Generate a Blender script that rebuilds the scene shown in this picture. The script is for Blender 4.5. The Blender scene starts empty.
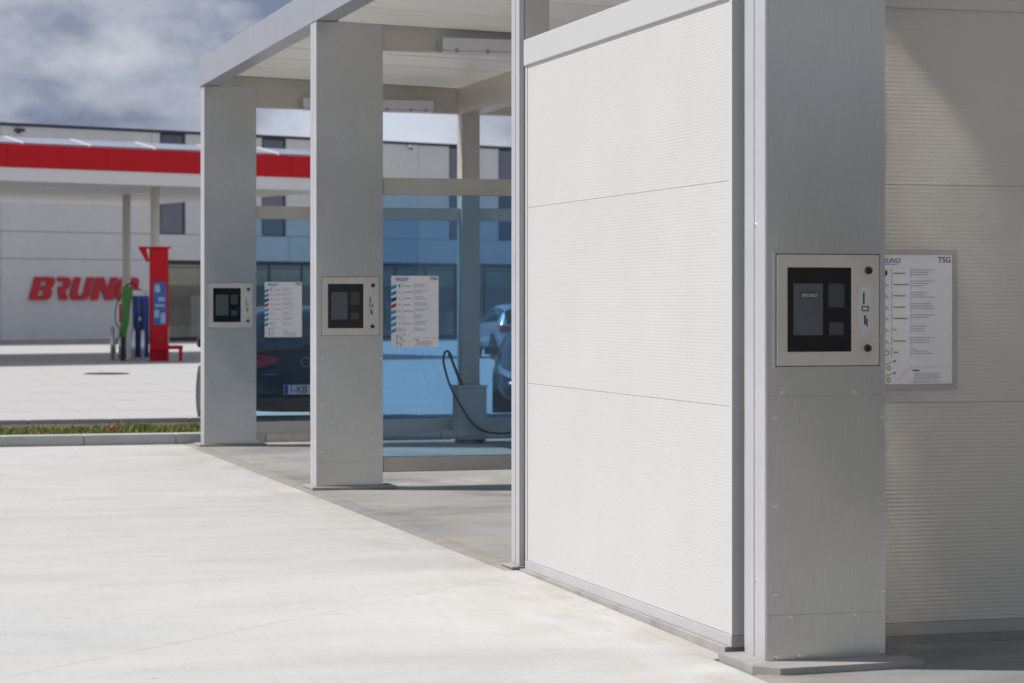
import bpy, bmesh, math, random
from mathutils import Vector, Matrix
random.seed(7)
R = math.radians
SC = bpy.context.scene
COL = SC.collection

# ------------------------------------------------------------------ camera
cam_d = bpy.data.cameras.new('camera')
cam = bpy.data.objects.new('camera', cam_d)
COL.objects.link(cam)
cam_d.lens = 85.0
cam_d.sensor_width = 36.0
cam_d.shift_y = -39.5 / 1024.0
cam_d.clip_start = 0.1
cam_d.clip_end = 3000
cam.location = (0, 0, 1.5)
cam.rotation_euler = (R(90), 0, R(-15.927))
cam_d.dof.use_dof = True
cam_d.dof.focus_distance = 13.0
cam_d.dof.aperture_fstop = 5.0
SC.camera = cam

# ------------------------------------------------------------------ light
SUN_EL, SUN_AZ = 50.0, -70.0          # azimuth clockwise from +Y
sv = Vector((math.sin(R(SUN_AZ)) * math.cos(R(SUN_EL)), math.cos(R(SUN_AZ)) * math.cos(R(SUN_EL)), math.sin(R(SUN_EL))))
sun_d = bpy.data.lights.new('sun', 'SUN')
sun_d.energy = 3.25
sun_d.angle = R(0.53)
sun_d.color = (1.0, 0.955, 0.88)
sun = bpy.data.objects.new('sun', sun_d)
COL.objects.link(sun)
sun.rotation_euler = sv.to_track_quat('Z', 'Y').to_euler()

W = bpy.data.worlds.new('World')
SC.world = W
W.use_nodes = True
nt = W.node_tree
nt.nodes.clear()
wo = nt.nodes.new('ShaderNodeOutputWorld')
bg = nt.nodes.new('ShaderNodeBackground')
bg.inputs['Strength'].default_value = 0.1
sky = nt.nodes.new('ShaderNodeTexSky')
sky.sky_type = 'NISHITA'
sky.sun_disc = False
sky.sun_elevation = R(SUN_EL)
sky.sun_rotation = R(SUN_AZ)
sky.air_density = 1.0
sky.dust_density = 0.6
sky.ozone_density = 1.5
# broken cloud cover over the whole dome
tc = nt.nodes.new('ShaderNodeTexCoord')
mp = nt.nodes.new('ShaderNodeMapping')
mp.inputs['Scale'].default_value = (1.0, 1.0, 1.8)
mp.inputs['Location'].default_value = (2.142, 4.898, 1.110)
n1 = nt.nodes.new('ShaderNodeTexNoise')
n1.inputs['Scale'].default_value = 5.0
n1.inputs['Detail'].default_value = 6.0
n1.inputs['Roughness'].default_value = 0.52
n1.inputs['Distortion'].default_value = 0.1
n2 = nt.nodes.new('ShaderNodeTexNoise')
n2.inputs['Scale'].default_value = 8.5
n2.inputs['Detail'].default_value = 6.0
n2.inputs['Roughness'].default_value = 0.56
cover = nt.nodes.new('ShaderNodeValToRGB')
cover.color_ramp.elements[0].position = 0.36
cover.color_ramp.elements[0].color = (0, 0, 0, 1)
cover.color_ramp.elements[1].position = 0.46
cover.color_ramp.elements[1].color = (1, 1, 1, 1)
ccol = nt.nodes.new('ShaderNodeValToRGB')
ccol.color_ramp.elements[0].position = 0.42
ccol.color_ramp.elements[0].color = (1.40, 1.70, 2.4, 1)
ccol.color_ramp.elements[1].position = 0.76
ccol.color_ramp.elements[1].color = (6.3, 6.35, 6.65, 1)
mixc = nt.nodes.new('ShaderNodeMixRGB')
skym = nt.nodes.new('ShaderNodeMixRGB')
skym.blend_type = 'MULTIPLY'
skym.inputs['Fac'].default_value = 1.0
skym.inputs['Color2'].default_value = (0.98, 0.86, 0.98, 1)
L = nt.links.new
L(tc.outputs['Generated'], mp.inputs['Vector'])
L(mp.outputs['Vector'], n1.inputs['Vector'])
L(mp.outputs['Vector'], n2.inputs['Vector'])
L(n1.outputs['Fac'], cover.inputs['Fac'])
L(n2.outputs['Fac'], ccol.inputs['Fac'])
L(sky.outputs['Color'], skym.inputs['Color1'])
L(cover.outputs['Color'], mixc.inputs['Fac'])
L(skym.outputs['Color'], mixc.inputs['Color1'])
L(ccol.outputs['Color'], mixc.inputs['Color2'])
L(mixc.outputs['Color'], bg.inputs['Color'])
L(bg.outputs['Background'], wo.inputs['Surface'])

SC.view_settings.view_transform = 'Standard'
SC.view_settings.look = 'None'
SC.view_settings.gamma = 1.0
SC.view_settings.exposure = 0.50
SC.view_settings.use_curve_mapping = False
SC.render.engine = 'CYCLES'
SC.cycles.max_bounces = 10
SC.cycles.transparent_max_bounces = 16
SC.cycles.use_denoising = True
SC.cycles.blur_glossy = 0.0
SC.cycles.sample_clamp_indirect = 0.0
SC.cycles.caustics_reflective = True


# ------------------------------------------------------------------ materials
def new_mat(name):
    m = bpy.data.materials.new(name)
    m.use_nodes = True
    t = m.node_tree
    b = t.nodes['Principled BSDF']
    return m, t, b


def noise_chain(t, scale, detail=6, rough=0.6, stretch=(1, 1, 1), coord='Object', dist=0.0, loc=(0, 0, 0)):
    c = t.nodes.new('ShaderNodeTexCoord')
    mpn = t.nodes.new('ShaderNodeMapping')
    mpn.inputs['Scale'].default_value = stretch
    mpn.inputs['Location'].default_value = loc
    n = t.nodes.new('ShaderNodeTexNoise')
    n.inputs['Scale'].default_value = scale
    n.inputs['Detail'].default_value = detail
    n.inputs['Roughness'].default_value = rough
    n.inputs['Distortion'].default_value = dist
    t.links.new(c.outputs[coord], mpn.inputs['Vector'])
    t.links.new(mpn.outputs['Vector'], n.inputs['Vector'])
    return n


def ramp(t, src, stops):
    r = t.nodes.new('ShaderNodeValToRGB')
    e = r.color_ramp.elements
    while len(e) < len(stops):
        e.new(0.5)
    for k, (p, c) in enumerate(stops):
        e[k].position = p
        e[k].color = (c[0], c[1], c[2], 1) if isinstance(c, tuple) else (c, c, c, 1)
    t.links.new(src, r.inputs['Fac'])
    return r.outputs['Color']


def mixrgb(t, a, b, fac=1.0, mode='MULTIPLY'):
    m = t.nodes.new('ShaderNodeMixRGB')
    m.blend_type = mode
    if hasattr(fac, 'links') or hasattr(fac, 'is_linked'):
        t.links.new(fac, m.inputs['Fac'])
    else:
        m.inputs['Fac'].default_value = fac
    for s, k in ((a, 'Color1'), (b, 'Color2')):
        if isinstance(s, tuple):
            m.inputs[k].default_value = (s[0], s[1], s[2], 1)
        else:
            t.links.new(s, m.inputs[k])
    return m.outputs['Color']


def bump(t, b, src, strength, dist):
    n = t.nodes.new('ShaderNodeBump')
    n.inputs['Strength'].default_value = strength
    n.inputs['Distance'].default_value = dist
    t.links.new(src, n.inputs['Height'])
    t.links.new(n.outputs['Normal'], b.inputs['Normal'])


def plain(name, col, rough=0.5, metal=0.0, var=0.06, scale=6.0, spec=0.5, coat=0.0):
    m, t, b = new_mat(name)
    n = noise_chain(t, scale, 5)
    c = ramp(t, n.outputs['Fac'], [(0.3, tuple(x * (1 - var) for x in col)), (0.7, tuple(min(1, x * (1 + var)) for x in col))])
    t.links.new(c, b.inputs['Base Color'])
    b.inputs['Roughness'].default_value = rough
    b.inputs['Metallic'].default_value = metal
    b.inputs['Specular IOR Level'].default_value = spec
    b.inputs['Coat Weight'].default_value = coat
    return m


def steel(name, col, r0, r1, grain=(60, 60, 1.2), amp=0.10):
    """brushed sheet metal: vertical grain, faint cloudy variation"""
    m, t, b = new_mat(name)
    g = noise_chain(t, 6.0, 3, 0.6, grain, loc=(13.7, 5.1, 2.3))
    cl = noise_chain(t, 1.9, 4, 0.55, (1, 1, 0.7), loc=(3.3, 7.7, 1.9))
    col1 = ramp(t, cl.outputs['Fac'], [(0.3, tuple(x * (1 - amp) for x in col)), (0.7, tuple(x * (1 + amp * 0.6) for x in col))])
    col2 = ramp(t, g.outputs['Fac'], [(0.3, 0.89), (0.7, 1.0)])
    t.links.new(mixrgb(t, col1, col2), b.inputs['Base Color'])
    rr = ramp(t, cl.outputs['Fac'], [(0.3, r0), (0.7, r1)])
    t.links.new(rr, b.inputs['Roughness'])
    b.inputs['Metallic'].default_value = 1.0
    wv = noise_chain(t, 1.3, 2, 0.4, (1, 0.2, 0.8), loc=(4.4, 1.2, 8.6))
    bw = t.nodes.new('ShaderNodeBump')
    bw.inputs['Strength'].default_value = 0.5
    bw.inputs['Distance'].default_value = 0.02
    t.links.new(wv.outputs['Fac'], bw.inputs['Height'])
    bg_ = t.nodes.new('ShaderNodeBump')
    bg_.inputs['Strength'].default_value = 0.08
    bg_.inputs['Distance'].default_value = 0.0006
    t.links.new(g.outputs['Fac'], bg_.inputs['Height'])
    t.links.new(bw.outputs['Normal'], bg_.inputs['Normal'])
    t.links.new(bg_.outputs['Normal'], b.inputs['Normal'])
    return m


def concrete(name, base, var=0.10, warm=(1.0, 0.98, 0.94), streak=(0.35, 1.6, 1), rough=0.85, stain=0.12, fine=0.3):
    m, t, b = new_mat(name)
    big = noise_chain(t, 0.55, 5, 0.55, streak, dist=0.5)
    mid = noise_chain(t, 3.2, 6, 0.65, (0.6, 1.6, 1), dist=0.3)
    fin = noise_chain(t, 60, 4, 0.7)
    spk = noise_chain(t, 14, 2, 0.5)
    c1 = ramp(t, big.outputs['Fac'], [(0.30, tuple(base * (1 - var) * x for x in (0.98, 0.99, 1.0))), (0.55, tuple(base * x for x in warm)), (0.72, tuple(base * (1 + var * 0.7) * x for x in warm))])
    c2 = ramp(t, mid.outputs['Fac'], [(0.28, 1 - stain), (0.55, 1.0)])
    c3 = ramp(t, fin.outputs['Fac'], [(0.25, 1 - fine * 0.35), (0.6, 1.0)])
    c4 = ramp(t, spk.outputs['Fac'], [(0.22, 0.80), (0.27, 1.0)])
    c = mixrgb(t, mixrgb(t, mixrgb(t, c1, c2), c3), c4)
    t.links.new(c, b.inputs['Base Color'])
    b.inputs['Roughness'].default_value = rough
    b.inputs['Specular IOR Level'].default_value = 0.25
    bump(t, b, fin.outputs['Fac'], 0.25, 0.002)
    return m


def tinted_glass(name, tint, rough=0.0, refl=1.0, film_veil=0.0):
    m, t, b = new_mat(name)
    t.nodes.remove(b)
    o = t.nodes['Material Output']
    tr = t.nodes.new('ShaderNodeBsdfTransparent')
    n = noise_chain(t, 1.2, 2)
    c = ramp(t, n.outputs['Fac'], [(0.3, tuple(x * 0.985 for x in tint)), (0.7, tint)])
    t.links.new(c, tr.inputs['Color'])
    gl = t.nodes.new('ShaderNodeBsdfGlossy')
    gl.inputs['Roughness'].default_value = rough
    fr = t.nodes.new('ShaderNodeFresnel')
    fr.inputs['IOR'].default_value = 1.45
    mu = t.nodes.new('ShaderNodeMath')
    mu.operation = 'MULTIPLY'
    mu.inputs[1].default_value = refl
    mx = t.nodes.new('ShaderNodeMixShader')
    t.links.new(fr.outputs[0], mu.inputs[0])
    t.links.new(mu.outputs[0], mx.inputs[0])
    t.links.new(tr.outputs[0], mx.inputs[1])
    t.links.new(gl.outputs[0], mx.inputs[2])
    if film_veil:  # thin dirty film whose pale blue also stands in for veiling reflections
        df = t.nodes.new('ShaderNodeBsdfDiffuse')
        df.inputs['Color'].default_value = (0.55, 0.62, 0.70, 1)
        fn = noise_chain(t, 1.7, 6, 0.65, (1, 1, 0.35))
        fv = ramp(t, fn.outputs['Fac'], [(0.3, film_veil * 0.5), (0.75, film_veil * 1.7)])
        m2 = t.nodes.new('ShaderNodeMixShader')
        t.links.new(fv, m2.inputs[0])
        t.links.new(mx.outputs[0], m2.inputs[1])
        t.links.new(df.outputs[0], m2.inputs[2])
        mx = m2
    t.links.new(mx.outputs[0], o.inputs['Surface'])
    return m


M = {}
M['steel'] = steel('brushed_steel', (0.655, 0.665, 0.675), 0.285, 0.33, amp=0.06)
M['steel_smooth'] = plain('smooth_steel', (0.80, 0.78, 0.73), 0.16, 1.0, 0.03, 3)
M['steel_frame'] = steel('terminal_steel', (0.76, 0.735, 0.69), 0.31, 0.42, (2, 60, 60), 0.09)
M['header'] = plain('header_white', (0.49, 0.49, 0.487), 0.45, 0.0, 0.02, 1.5)
M['alu'] = plain('pale_aluminium', (0.52, 0.52, 0.54), 0.40, 0.35, 0.05, 3)
M['fascia'] = plain('fascia_metal', (0.40, 0.41, 0.45), 0.36, 0.45, 0.05, 1.2)
M['alu_matt'] = plain('grey_powder_coat', (0.44, 0.43, 0.41), 0.5, 0.35, 0.06, 3)
M['rail'] = plain('rail_metal', (0.56, 0.535, 0.49), 0.42, 0.7, 0.08, 2)
M['white'] = plain('white_coated_steel', (0.53, 0.532, 0.522), 0.45, 0.0, 0.025, 1.5)
M['wallgrey'] = plain('grey_white_coated_steel', (0.565, 0.553, 0.51), 0.42, 0.0, 0.03, 1.5)
M['ceiling'] = plain('ceiling_white', (0.86, 0.845, 0.80), 0.28, 0.0, 0.04, 1.2, 0.6)
M['greytrim'] = plain('grey_trim', (0.30, 0.31, 0.32), 0.5, 0.1, 0.05)
M['black'] = plain('black_plastic', (0.015, 0.015, 0.016), 0.45)
M['rubber'] = plain('black_rubber', (0.02, 0.02, 0.021), 0.7)
M['blackglass'] = plain('black_glass', (0.006, 0.006, 0.008), 0.08, 0, 0.0, 1)
M['screen'] = plain('screen_glass', (0.075, 0.09, 0.105), 0.2, 0, 0.05, 20)
M['reader'] = plain('reader_face', (0.045, 0.047, 0.05), 0.35, 0, 0.05, 20)
M['bolt'] = plain('bolt_metal', (0.75, 0.75, 0.75), 0.25, 1.0, 0.03)
M['paper'] = plain('sign_white', (0.80, 0.80, 0.83), 0.35, 0, 0.01, 3)
M['ink'] = plain('sign_ink', (0.05, 0.05, 0.06), 0.6)
M['inkgrey'] = plain('sign_grey_ink', (0.33, 0.34, 0.38), 0.6)
M['inkblue'] = plain('sign_blue_ink', (0.02, 0.15, 0.42), 0.5)
M['cyan'] = plain('sign_cyan', (0.01, 0.30, 0.62), 0.5)
M['teal'] = plain('sign_teal', (0.01, 0.38, 0.52), 0.5)
M['navy'] = plain('sign_navy', (0.01, 0.035, 0.12), 0.5)
M['signred'] = plain('sign_red', (0.55, 0.02, 0.03), 0.5)
M['orangeline'] = plain('sign_orange', (0.72, 0.45, 0.25), 0.5)
M['olive'] = plain('sign_olive', (0.30, 0.27, 0.10), 0.5)
M['sticker'] = plain('clear_sticker', (0.50, 0.50, 0.49), 0.3, 0, 0.05, 30)
M['apron'] = concrete('apron_concrete', 0.53, 0.08, (1.0, 0.996, 0.982), (0.4, 0.9, 1), 0.88, 0.07)
M['bay'] = concrete('bay_concrete', 0.35, 0.22, (1.0, 0.99, 0.965), (0.9, 0.7, 1), 0.7, 0.16)
def add_stains(m, tints):
    t = m.node_tree
    b = t.nodes['Principled BSDF']
    src = b.inputs['Base Color'].links[0].from_socket
    for k, (scale, st, lo, hi, col) in enumerate(tints):
        n = noise_chain(t, scale, 5, 0.6, st, dist=0.8)
        n.inputs['Scale'].default_value = scale
        f = ramp(t, n.outputs['Fac'], [(lo, 0.0), (hi, 1.0)])
        src = mixrgb(t, src, col, f, 'MULTIPLY')
    t.links.new(src, b.inputs['Base Color'])


add_stains(M['bay'], [(0.8, (0.7, 0.9, 1), 0.50, 0.72, (0.57, 0.60, 0.65)), (0.6, (0.9, 0.8, 2), 0.52, 0.7, (1.0, 0.98, 0.90)), (2.2, (0.8, 1.0, 1), 0.56, 0.70, (0.84, 0.85, 0.87))])
add_stains(M['apron'], [(0.35, (0.5, 1.4, 1), 0.50, 0.70, (0.89, 0.888, 0.875)), (0.9, (0.35, 1.3, 3), 0.52, 0.70, (0.91, 0.91, 0.91)), (3.0, (9.0, 0.8, 1), 0.50, 0.75, (0.94, 0.94, 0.94)), (4.5, (1, 1, 1), 0.64, 0.74, (0.90, 0.89, 0.86)), (9.0, (1, 1, 1), 0.70, 0.73, (0.70, 0.69, 0.66))])


def residue_band(m, x0, x1, tint):
    """tan wash residue left along the bay edge, broken up by noise"""
    t = m.node_tree
    b = t.nodes['Principled BSDF']
    src = b.inputs['Base Color'].links[0].from_socket
    c = t.nodes.new('ShaderNodeTexCoord')
    sx = t.nodes.new('ShaderNodeSeparateXYZ')
    mr = t.nodes.new('ShaderNodeMapRange')
    mr.inputs['From Min'].default_value = x0
    mr.inputs['From Max'].default_value = x1
    n = noise_chain(t, 2.2, 5, 0.65, (1.4, 0.6, 1))
    nf = ramp(t, n.outputs['Fac'], [(0.40, 0.0), (0.62, 1.0)])
    mu = t.nodes.new('ShaderNodeMath')
    mu.operation = 'MULTIPLY'
    t.links.new(c.outputs['Object'], sx.inputs[0])
    t.links.new(sx.outputs['X'], mr.inputs['Value'])
    t.links.new(mr.outputs['Result'], mu.inputs[0])
    t.links.new(nf, mu.inputs[1])
    t.links.new(mixrgb(t, src, tint, mu.outputs[0], 'MULTIPLY'), b.inputs['Base Color'])


residue_band(M['apron'], 2.9, 3.7, (0.85, 0.82, 0.76))
residue_band(M['bay'], 4.5, 3.8, (0.98, 0.94, 0.85))
M['edge'] = concrete('edge_concrete', 0.31, 0.15, (1.0, 0.96, 0.88), (1, 0.4, 1), 0.85, 0.25)
M['plinth'] = concrete('plinth_concrete', 0.36, 0.12, (1.0, 0.98, 0.93), (1, 1, 1), 0.85, 0.3)
M['kerb'] = concrete('kerb_concrete', 0.47, 0.10, (1.0, 0.98, 0.94), (1, 1, 1), 0.85, 0.18)
M['forecourt'] = concrete('forecourt_concrete', 0.48, 0.05, (1.0, 0.985, 0.965), (1, 1, 1), 0.85, 0.08)
M['ground'] = concrete('ground_concrete', 0.36, 0.08, (1.0, 0.98, 0.95), (1, 1, 1), 0.9, 0.12)
M['wallpanel'] = concrete('pale_wall_panel', 0.68, 0.05, (1.0, 0.99, 0.97), (0.5, 0.5, 0.25), 0.8, 0.06)
M['soil'] = plain('soil', (0.10, 0.075, 0.05), 0.95, 0, 0.3, 9)
M['darktrim'] = plain('dark_roof_trim', (0.035, 0.04, 0.06), 0.5)
M['winframe'] = plain('window_frame', (0.03, 0.033, 0.045), 0.4)
M['window'] = plain('window_glass', (0.075, 0.085, 0.15), 0.05, 0, 0.15, 0.6, 0.8)
M['shopglass'] = tinted_glass('shop_glass', (0.80, 0.84, 0.82), 0.0, 2.2)
M['shopdark'] = plain('shop_interior', (0.16, 0.15, 0.14), 0.8, 0, 0.5, 1.2)
M['shopgreen'] = plain('shop_ceiling', (0.62, 0.70, 0.60), 0.6, 0, 0.15, 2)
M['red'] = plain('canopy_red', (0.56, 0.010, 0.018), 0.5, 0, 0.04, 1, 0.2)
M['letterred'] = plain('letter_red', (0.50, 0.006, 0.02), 0.4, 0, 0.03, 1)
M['canopywhite'] = plain('canopy_white', (0.74, 0.73, 0.71), 0.5, 0, 0.03, 0.6)
M['soffit'] = plain('soffit_white', (0.62, 0.61, 0.58), 0.55, 0, 0.03, 0.6)
M['column'] = plain('cream_column', (0.62, 0.60, 0.53), 0.5, 0, 0.03)
M['solar'] = plain('solar_panel', (0.30, 0.33, 0.40), 0.3, 0, 0.1, 2)
M['pumpblue'] = plain('pump_blue', (0.008, 0.05, 0.34), 0.35)
M['pumpgreen'] = plain('pump_green', (0.035, 0.20, 0.022), 0.4)
M['pumpwhite'] = plain('pump_white', (0.66, 0.68, 0.66), 0.4)
M['posterblue'] = plain('poster_blue', (0.03, 0.13, 0.42), 0.3, 0, 0.2, 5)
M['posterlight'] = plain('poster_light', (0.34, 0.46, 0.60), 0.3, 0, 0.2, 8)
M['glass'] = tinted_glass('blue_glass', (0.69, 0.85, 0.97), 0.0, 1.3, 0.025)
M['carblack'] = plain('car_black_paint', (0.004, 0.005, 0.008), 0.25, 0.0, 0.02, 4, 0.4, 0.35)
M['carsilver'] = plain('car_silver_paint', (0.52, 0.54, 0.57), 0.3, 0.6, 0.02, 4, 0.5, 1.0)
M['cargrey'] = plain('car_grey_paint', (0.008, 0.011, 0.018), 0.25, 0.0, 0.02, 4, 0.4, 0.4)
M['carglass'] = plain('car_glass', (0.012, 0.015, 0.018), 0.04, 0, 0.0, 1, 0.7)
M['taillight'] = plain('tail_light', (0.36, 0.008, 0.02), 0.12, 0, 0.1, 20, 0.5, 1.0)
M['headlight'] = plain('head_light', (0.5, 0.52, 0.55), 0.08, 0.6, 0.1, 20)
M['chrome'] = plain('chrome', (0.75, 0.76, 0.78), 0.12, 1.0, 0.02)
M['plateblue'] = plain('plate_blue', (0.01, 0.07, 0.42), 0.4)
M['platered'] = plain('plate_red', (0.35, 0.02, 0.03), 0.5)
M['poppy'] = plain('poppy_red', (0.55, 0.08, 0.05), 0.6)
M['lampwhite'] = plain('lamp_white', (0.62, 0.62, 0.64), 0.35, 0, 0.02, 5)
M['iron'] = plain('cast_iron', (0.06, 0.06, 0.058), 0.6, 0.4, 0.2, 9)


def grass_mat():
    m, t, b = new_mat('grass_blades')
    oi = t.nodes.new('ShaderNodeTexCoord')
    n = noise_chain(t, 2.3, 4)
    n2_ = noise_chain(t, 40, 2)
    c = ramp(t, n.outputs['Fac'], [(0.3, (0.13, 0.19, 0.04)), (0.55, (0.21, 0.26, 0.07)), (0.75, (0.36, 0.32, 0.15))])
    c2 = ramp(t, n2_.outputs['Fac'], [(0.3, 0.75), (0.7, 1.15)])
    t.links.new(mixrgb(t, c, c2), b.inputs['Base Color'])
    b.inputs['Roughness'].default_value = 0.7
    b.inputs['Specular IOR Level'].default_value = 0.2
    return m


M['grass'] = grass_mat()


# ------------------------------------------------------------------ mesh helpers
class MB:
    def __init__(s):
        s.v, s.f, s.m = [], [], []

    def add(s, vs, fs, mi=0):
        o = len(s.v)
        s.v += [tuple(v) for v in vs]
        for f in fs:
            s.f.append(tuple(i + o for i in f))
            s.m.append(mi)
        return s

    def box(s, x0, x1, y0, y1, z0, z1, mi=0, ch=0.0):
        """box; ch > 0 chamfers the four upright and the top/bottom edges"""
        if ch <= 0:
            vs = [(x0, y0, z0), (x1, y0, z0), (x1, y1, z0), (x0, y1, z0), (x0, y0, z1), (x1, y0, z1), (x1, y1, z1), (x0, y1, z1)]
            fs = [(3, 2, 1, 0), (4, 5, 6, 7), (0, 1, 5, 4), (1, 2, 6, 5), (2, 3, 7, 6), (3, 0, 4, 7)]
            return s.add(vs, fs, mi)
        bm = bmesh.new()
        bmesh.ops.create_cube(bm, size=1.0)
        for v in bm.verts:
            v.co = Vector(((x0 + x1) / 2 + v.co.x * (x1 - x0), (y0 + y1) / 2 + v.co.y * (y1 - y0), (z0 + z1) / 2 + v.co.z * (z1 - z0)))
        bmesh.ops.bevel(bm, geom=list(bm.edges), offset=ch, segments=2, affect='EDGES', profile=0.5)
        bm.verts.index_update()
        s.add([v.co[:] for v in bm.verts], [[v.index for v in f.verts] for f in bm.faces], mi)
        bm.free()
        return s

    def prism(s, pts, axis, a0, a1, mi=0):
        """extrude a polygon; axis x|y|z is the extrusion axis, pts are the other two coordinates in order"""
        n = len(pts)

        def mk(p, a):
            return {'x': (a, p[0], p[1]), 'y': (p[0], a, p[1]), 'z': (p[0], p[1], a)}[axis]
        vs = [mk(p, a0) for p in pts] + [mk(p, a1) for p in pts]
        fs = [tuple(range(n))[::-1], tuple(range(n, 2 * n))] + [(i, (i + 1) % n, n + (i + 1) % n, n + i) for i in range(n)]
        return s.add(vs, fs, mi)

    def cyl(s, p0, p1, r, r1=None, n=14, mi=0, caps=True):
        p0, p1 = Vector(p0), Vector(p1)
        r1 = r if r1 is None else r1
        d = (p1 - p0).normalized()
        u = d.orthogonal().normalized()
        w = d.cross(u)
        vs = []
        for p, q in ((p0, r), (p1, r1)):
            for k in range(n):
                t = 2 * math.pi * k / n
                vs.append(p + u * (q * math.cos(t)) + w * (q * math.sin(t)))
        fs = [(i, (i + 1) % n, n + (i + 1) % n, n + i) for i in range(n)]
        if caps:
            fs += [tuple(range(n))[::-1], tuple(range(n, 2 * n))]
        return s.add(vs, fs, mi)

    def tube(s, pts, r, n=8, mi=0):
        pts = [Vector(p) for p in pts]
        vs, fs = [], []
        u = None
        for i, p in enumerate(pts):
            d = (pts[min(i + 1, len(pts) - 1)] - pts[max(i - 1, 0)]).normalized()
            u = d.orthogonal().normalized() if u is None else (u - d * u.dot(d)).normalized()
            w = d.cross(u)
            for k in range(n):
                t = 2 * math.pi * k / n
                vs.append(p + u * (r * math.cos(t)) + w * (r * math.sin(t)))
        for i in range(len(pts) - 1):
            for k in range(n):
                a = i * n + k
                b_ = i * n + (k + 1) % n
                fs.append((a, b_, b_ + n, a + n))
        fs += [tuple(range(n))[::-1], tuple(range(len(vs) - n, len(vs)))]
        return s.add(vs, fs, mi)

    def mesh(s, name, mats, smooth=False):
        me = bpy.data.meshes.new(name)
        me.from_pydata(s.v, [], s.f)
        bm = bmesh.new()
        bm.from_mesh(me)
        bmesh.ops.recalc_face_normals(bm, faces=bm.faces)
        bm.to_mesh(me)
        bm.free()
        for m in (mats if isinstance(mats, (list, tuple)) else [mats]):
            me.materials.append(M[m] if isinstance(m, str) else m)
        for p, k in zip(me.polygons, s.m):
            p.material_index = k
            p.use_smooth = smooth
        return me


def link(name, me, parent=None, loc=(0, 0, 0), rot=(0, 0, 0)):
    o = bpy.data.objects.new(name, me)
    COL.objects.link(o)
    o.location = loc
    o.rotation_euler = rot
    if parent is not None:
        o.parent = parent
    return o


def obj(name, mb, mats, parent=None, loc=(0, 0, 0), rot=(0, 0, 0), smooth=False):
    return link(name, mb.mesh(name, mats, smooth), parent, loc, rot)


def bx(name, mats, parent, *b, ch=0.0, **k):
    return obj(name, MB().box(*b, ch=ch), mats, parent, **k)


def tag(o, label=None, cat=None, group=None, kind=None):
    for k, v in (('label', label), ('category', cat), ('group', group), ('kind', kind)):
        if v:
            o[k] = v
    return o


def thing(name, label, cat, loc=(0, 0, 0), rz=0.0, group=None, kind=None):
    return tag(link(name, None, None, loc, (0, 0, rz)), label, cat, group, kind)


def copy_tree(o, parent=None):
    c = o.copy()
    COL.objects.link(c)
    c.parent = parent
    for ch in list(o.children):
        copy_tree(ch, c)
    return c


def text_mesh(txt, size, mat, extr=0.0008, bold=0.0, shear=0.0, align='LEFT'):
    """lettering with the built-in font, standing in the XZ plane and facing -Y"""
    cu = bpy.data.curves.new('lettering', 'FONT')
    cu.body = txt
    cu.size = size
    cu.extrude = extr
    cu.offset = bold
    cu.shear = shear
    cu.align_x = align
    to = bpy.data.objects.new('lettering', cu)
    COL.objects.link(to)
    bpy.context.view_layer.update()
    me = bpy.data.meshes.new_from_object(to)
    bpy.data.objects.remove(to)
    me.transform(Matrix.Rotation(math.pi / 2, 4, 'X'))
    me.materials.clear()
    me.materials.append(M[mat])
    return me


def poly_letter(splines, w, h, depth, shear, mat):
    """letter from polygons (holes included), XZ plane, facing -Y, in a w x h box"""
    cu = bpy.data.curves.new('letter', 'CURVE')
    cu.dimensions = '2D'
    cu.fill_mode = 'BOTH'
    cu.extrude = depth / 2
    cu.bevel_depth = 0.0
    for pts in splines:
        sp = cu.splines.new('POLY')
        sp.points.add(len(pts) - 1)
        for p, (x, y) in zip(sp.points, pts):
            p.co = (x * w + y * h * shear, y * h, 0, 1)
        sp.use_cyclic_u = True
    to = bpy.data.objects.new('letter', cu)
    COL.objects.link(to)
    bpy.context.view_layer.update()
    me = bpy.data.meshes.new_from_object(to)
    bpy.data.objects.remove(to)
    me.transform(Matrix.Rotation(math.pi / 2, 4, 'X'))
    me.materials.clear()
    me.materials.append(M[mat])
    return me


def ribbed(length, height, mat, pitch=0.015, depth=0.00022, thick=0.06):
    """micro-ribbed sandwich panel: x 0..length, z 0..height, outer face at y=0 looking to -y"""
    n = max(2, int(round(height / pitch)))
    p = height / n
    prof = []
    for k in range(n):
        z = k * p
        prof += [(0, z + (0.001 if k == 0 else 0)), (0, z + 0.44 * p), (depth, z + 0.56 * p), (depth, z + 0.94 * p)]
    prof.append((0, height))
    vs = [(0.0, y, z) for y, z in prof] + [(length, y, z) for y, z in prof]
    m = len(prof)
    fs = [(i, m + i, m + i + 1, i + 1) for i in range(m - 1)]
    o = len(vs)
    vs += [(0, thick, 0.001), (length, thick, 0.001), (length, thick, height), (0, thick, height)]
    fs += [(o + 1, o, o + 3, o + 2), (0, o, o + 1, m), (m - 1, 2 * m - 1, o + 2, o + 3)]
    fs += [tuple([o, o + 3] + list(range(m - 1, -1, -1))), tuple([o + 2, o + 1] + list(range(m, 2 * m)))]
    b = MB()
    b.add(vs, fs)
    return b.mesh('ribbed_panel', mat)


# ================================================================== ground
g = bx('ground', 'ground', None, -900, 900, -300, 1500, -0.9, -0.30)
tag(g, 'pale concrete ground reaching to the horizon', 'ground', kind='structure')

apron = thing('concrete_apron', 'bright sunlit pale concrete apron in front of the wash bays', 'apron', kind='structure')
X0W = 3.742
XE = 3.66     # front edge of the wash bays
b0, b1 = (-16.0, -5.9), (3.45, 12.60)      # saw cut line
sl = (b1[1] - b0[1]) / (b1[0] - b0[0])
yc = lambda x: b0[1] + (x - b0[0]) * sl
gp = 0.0022


def apron_z(y):
    return min(0.0, (y - 13.0) * 0.008)      # the apron falls gently towards the road


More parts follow.
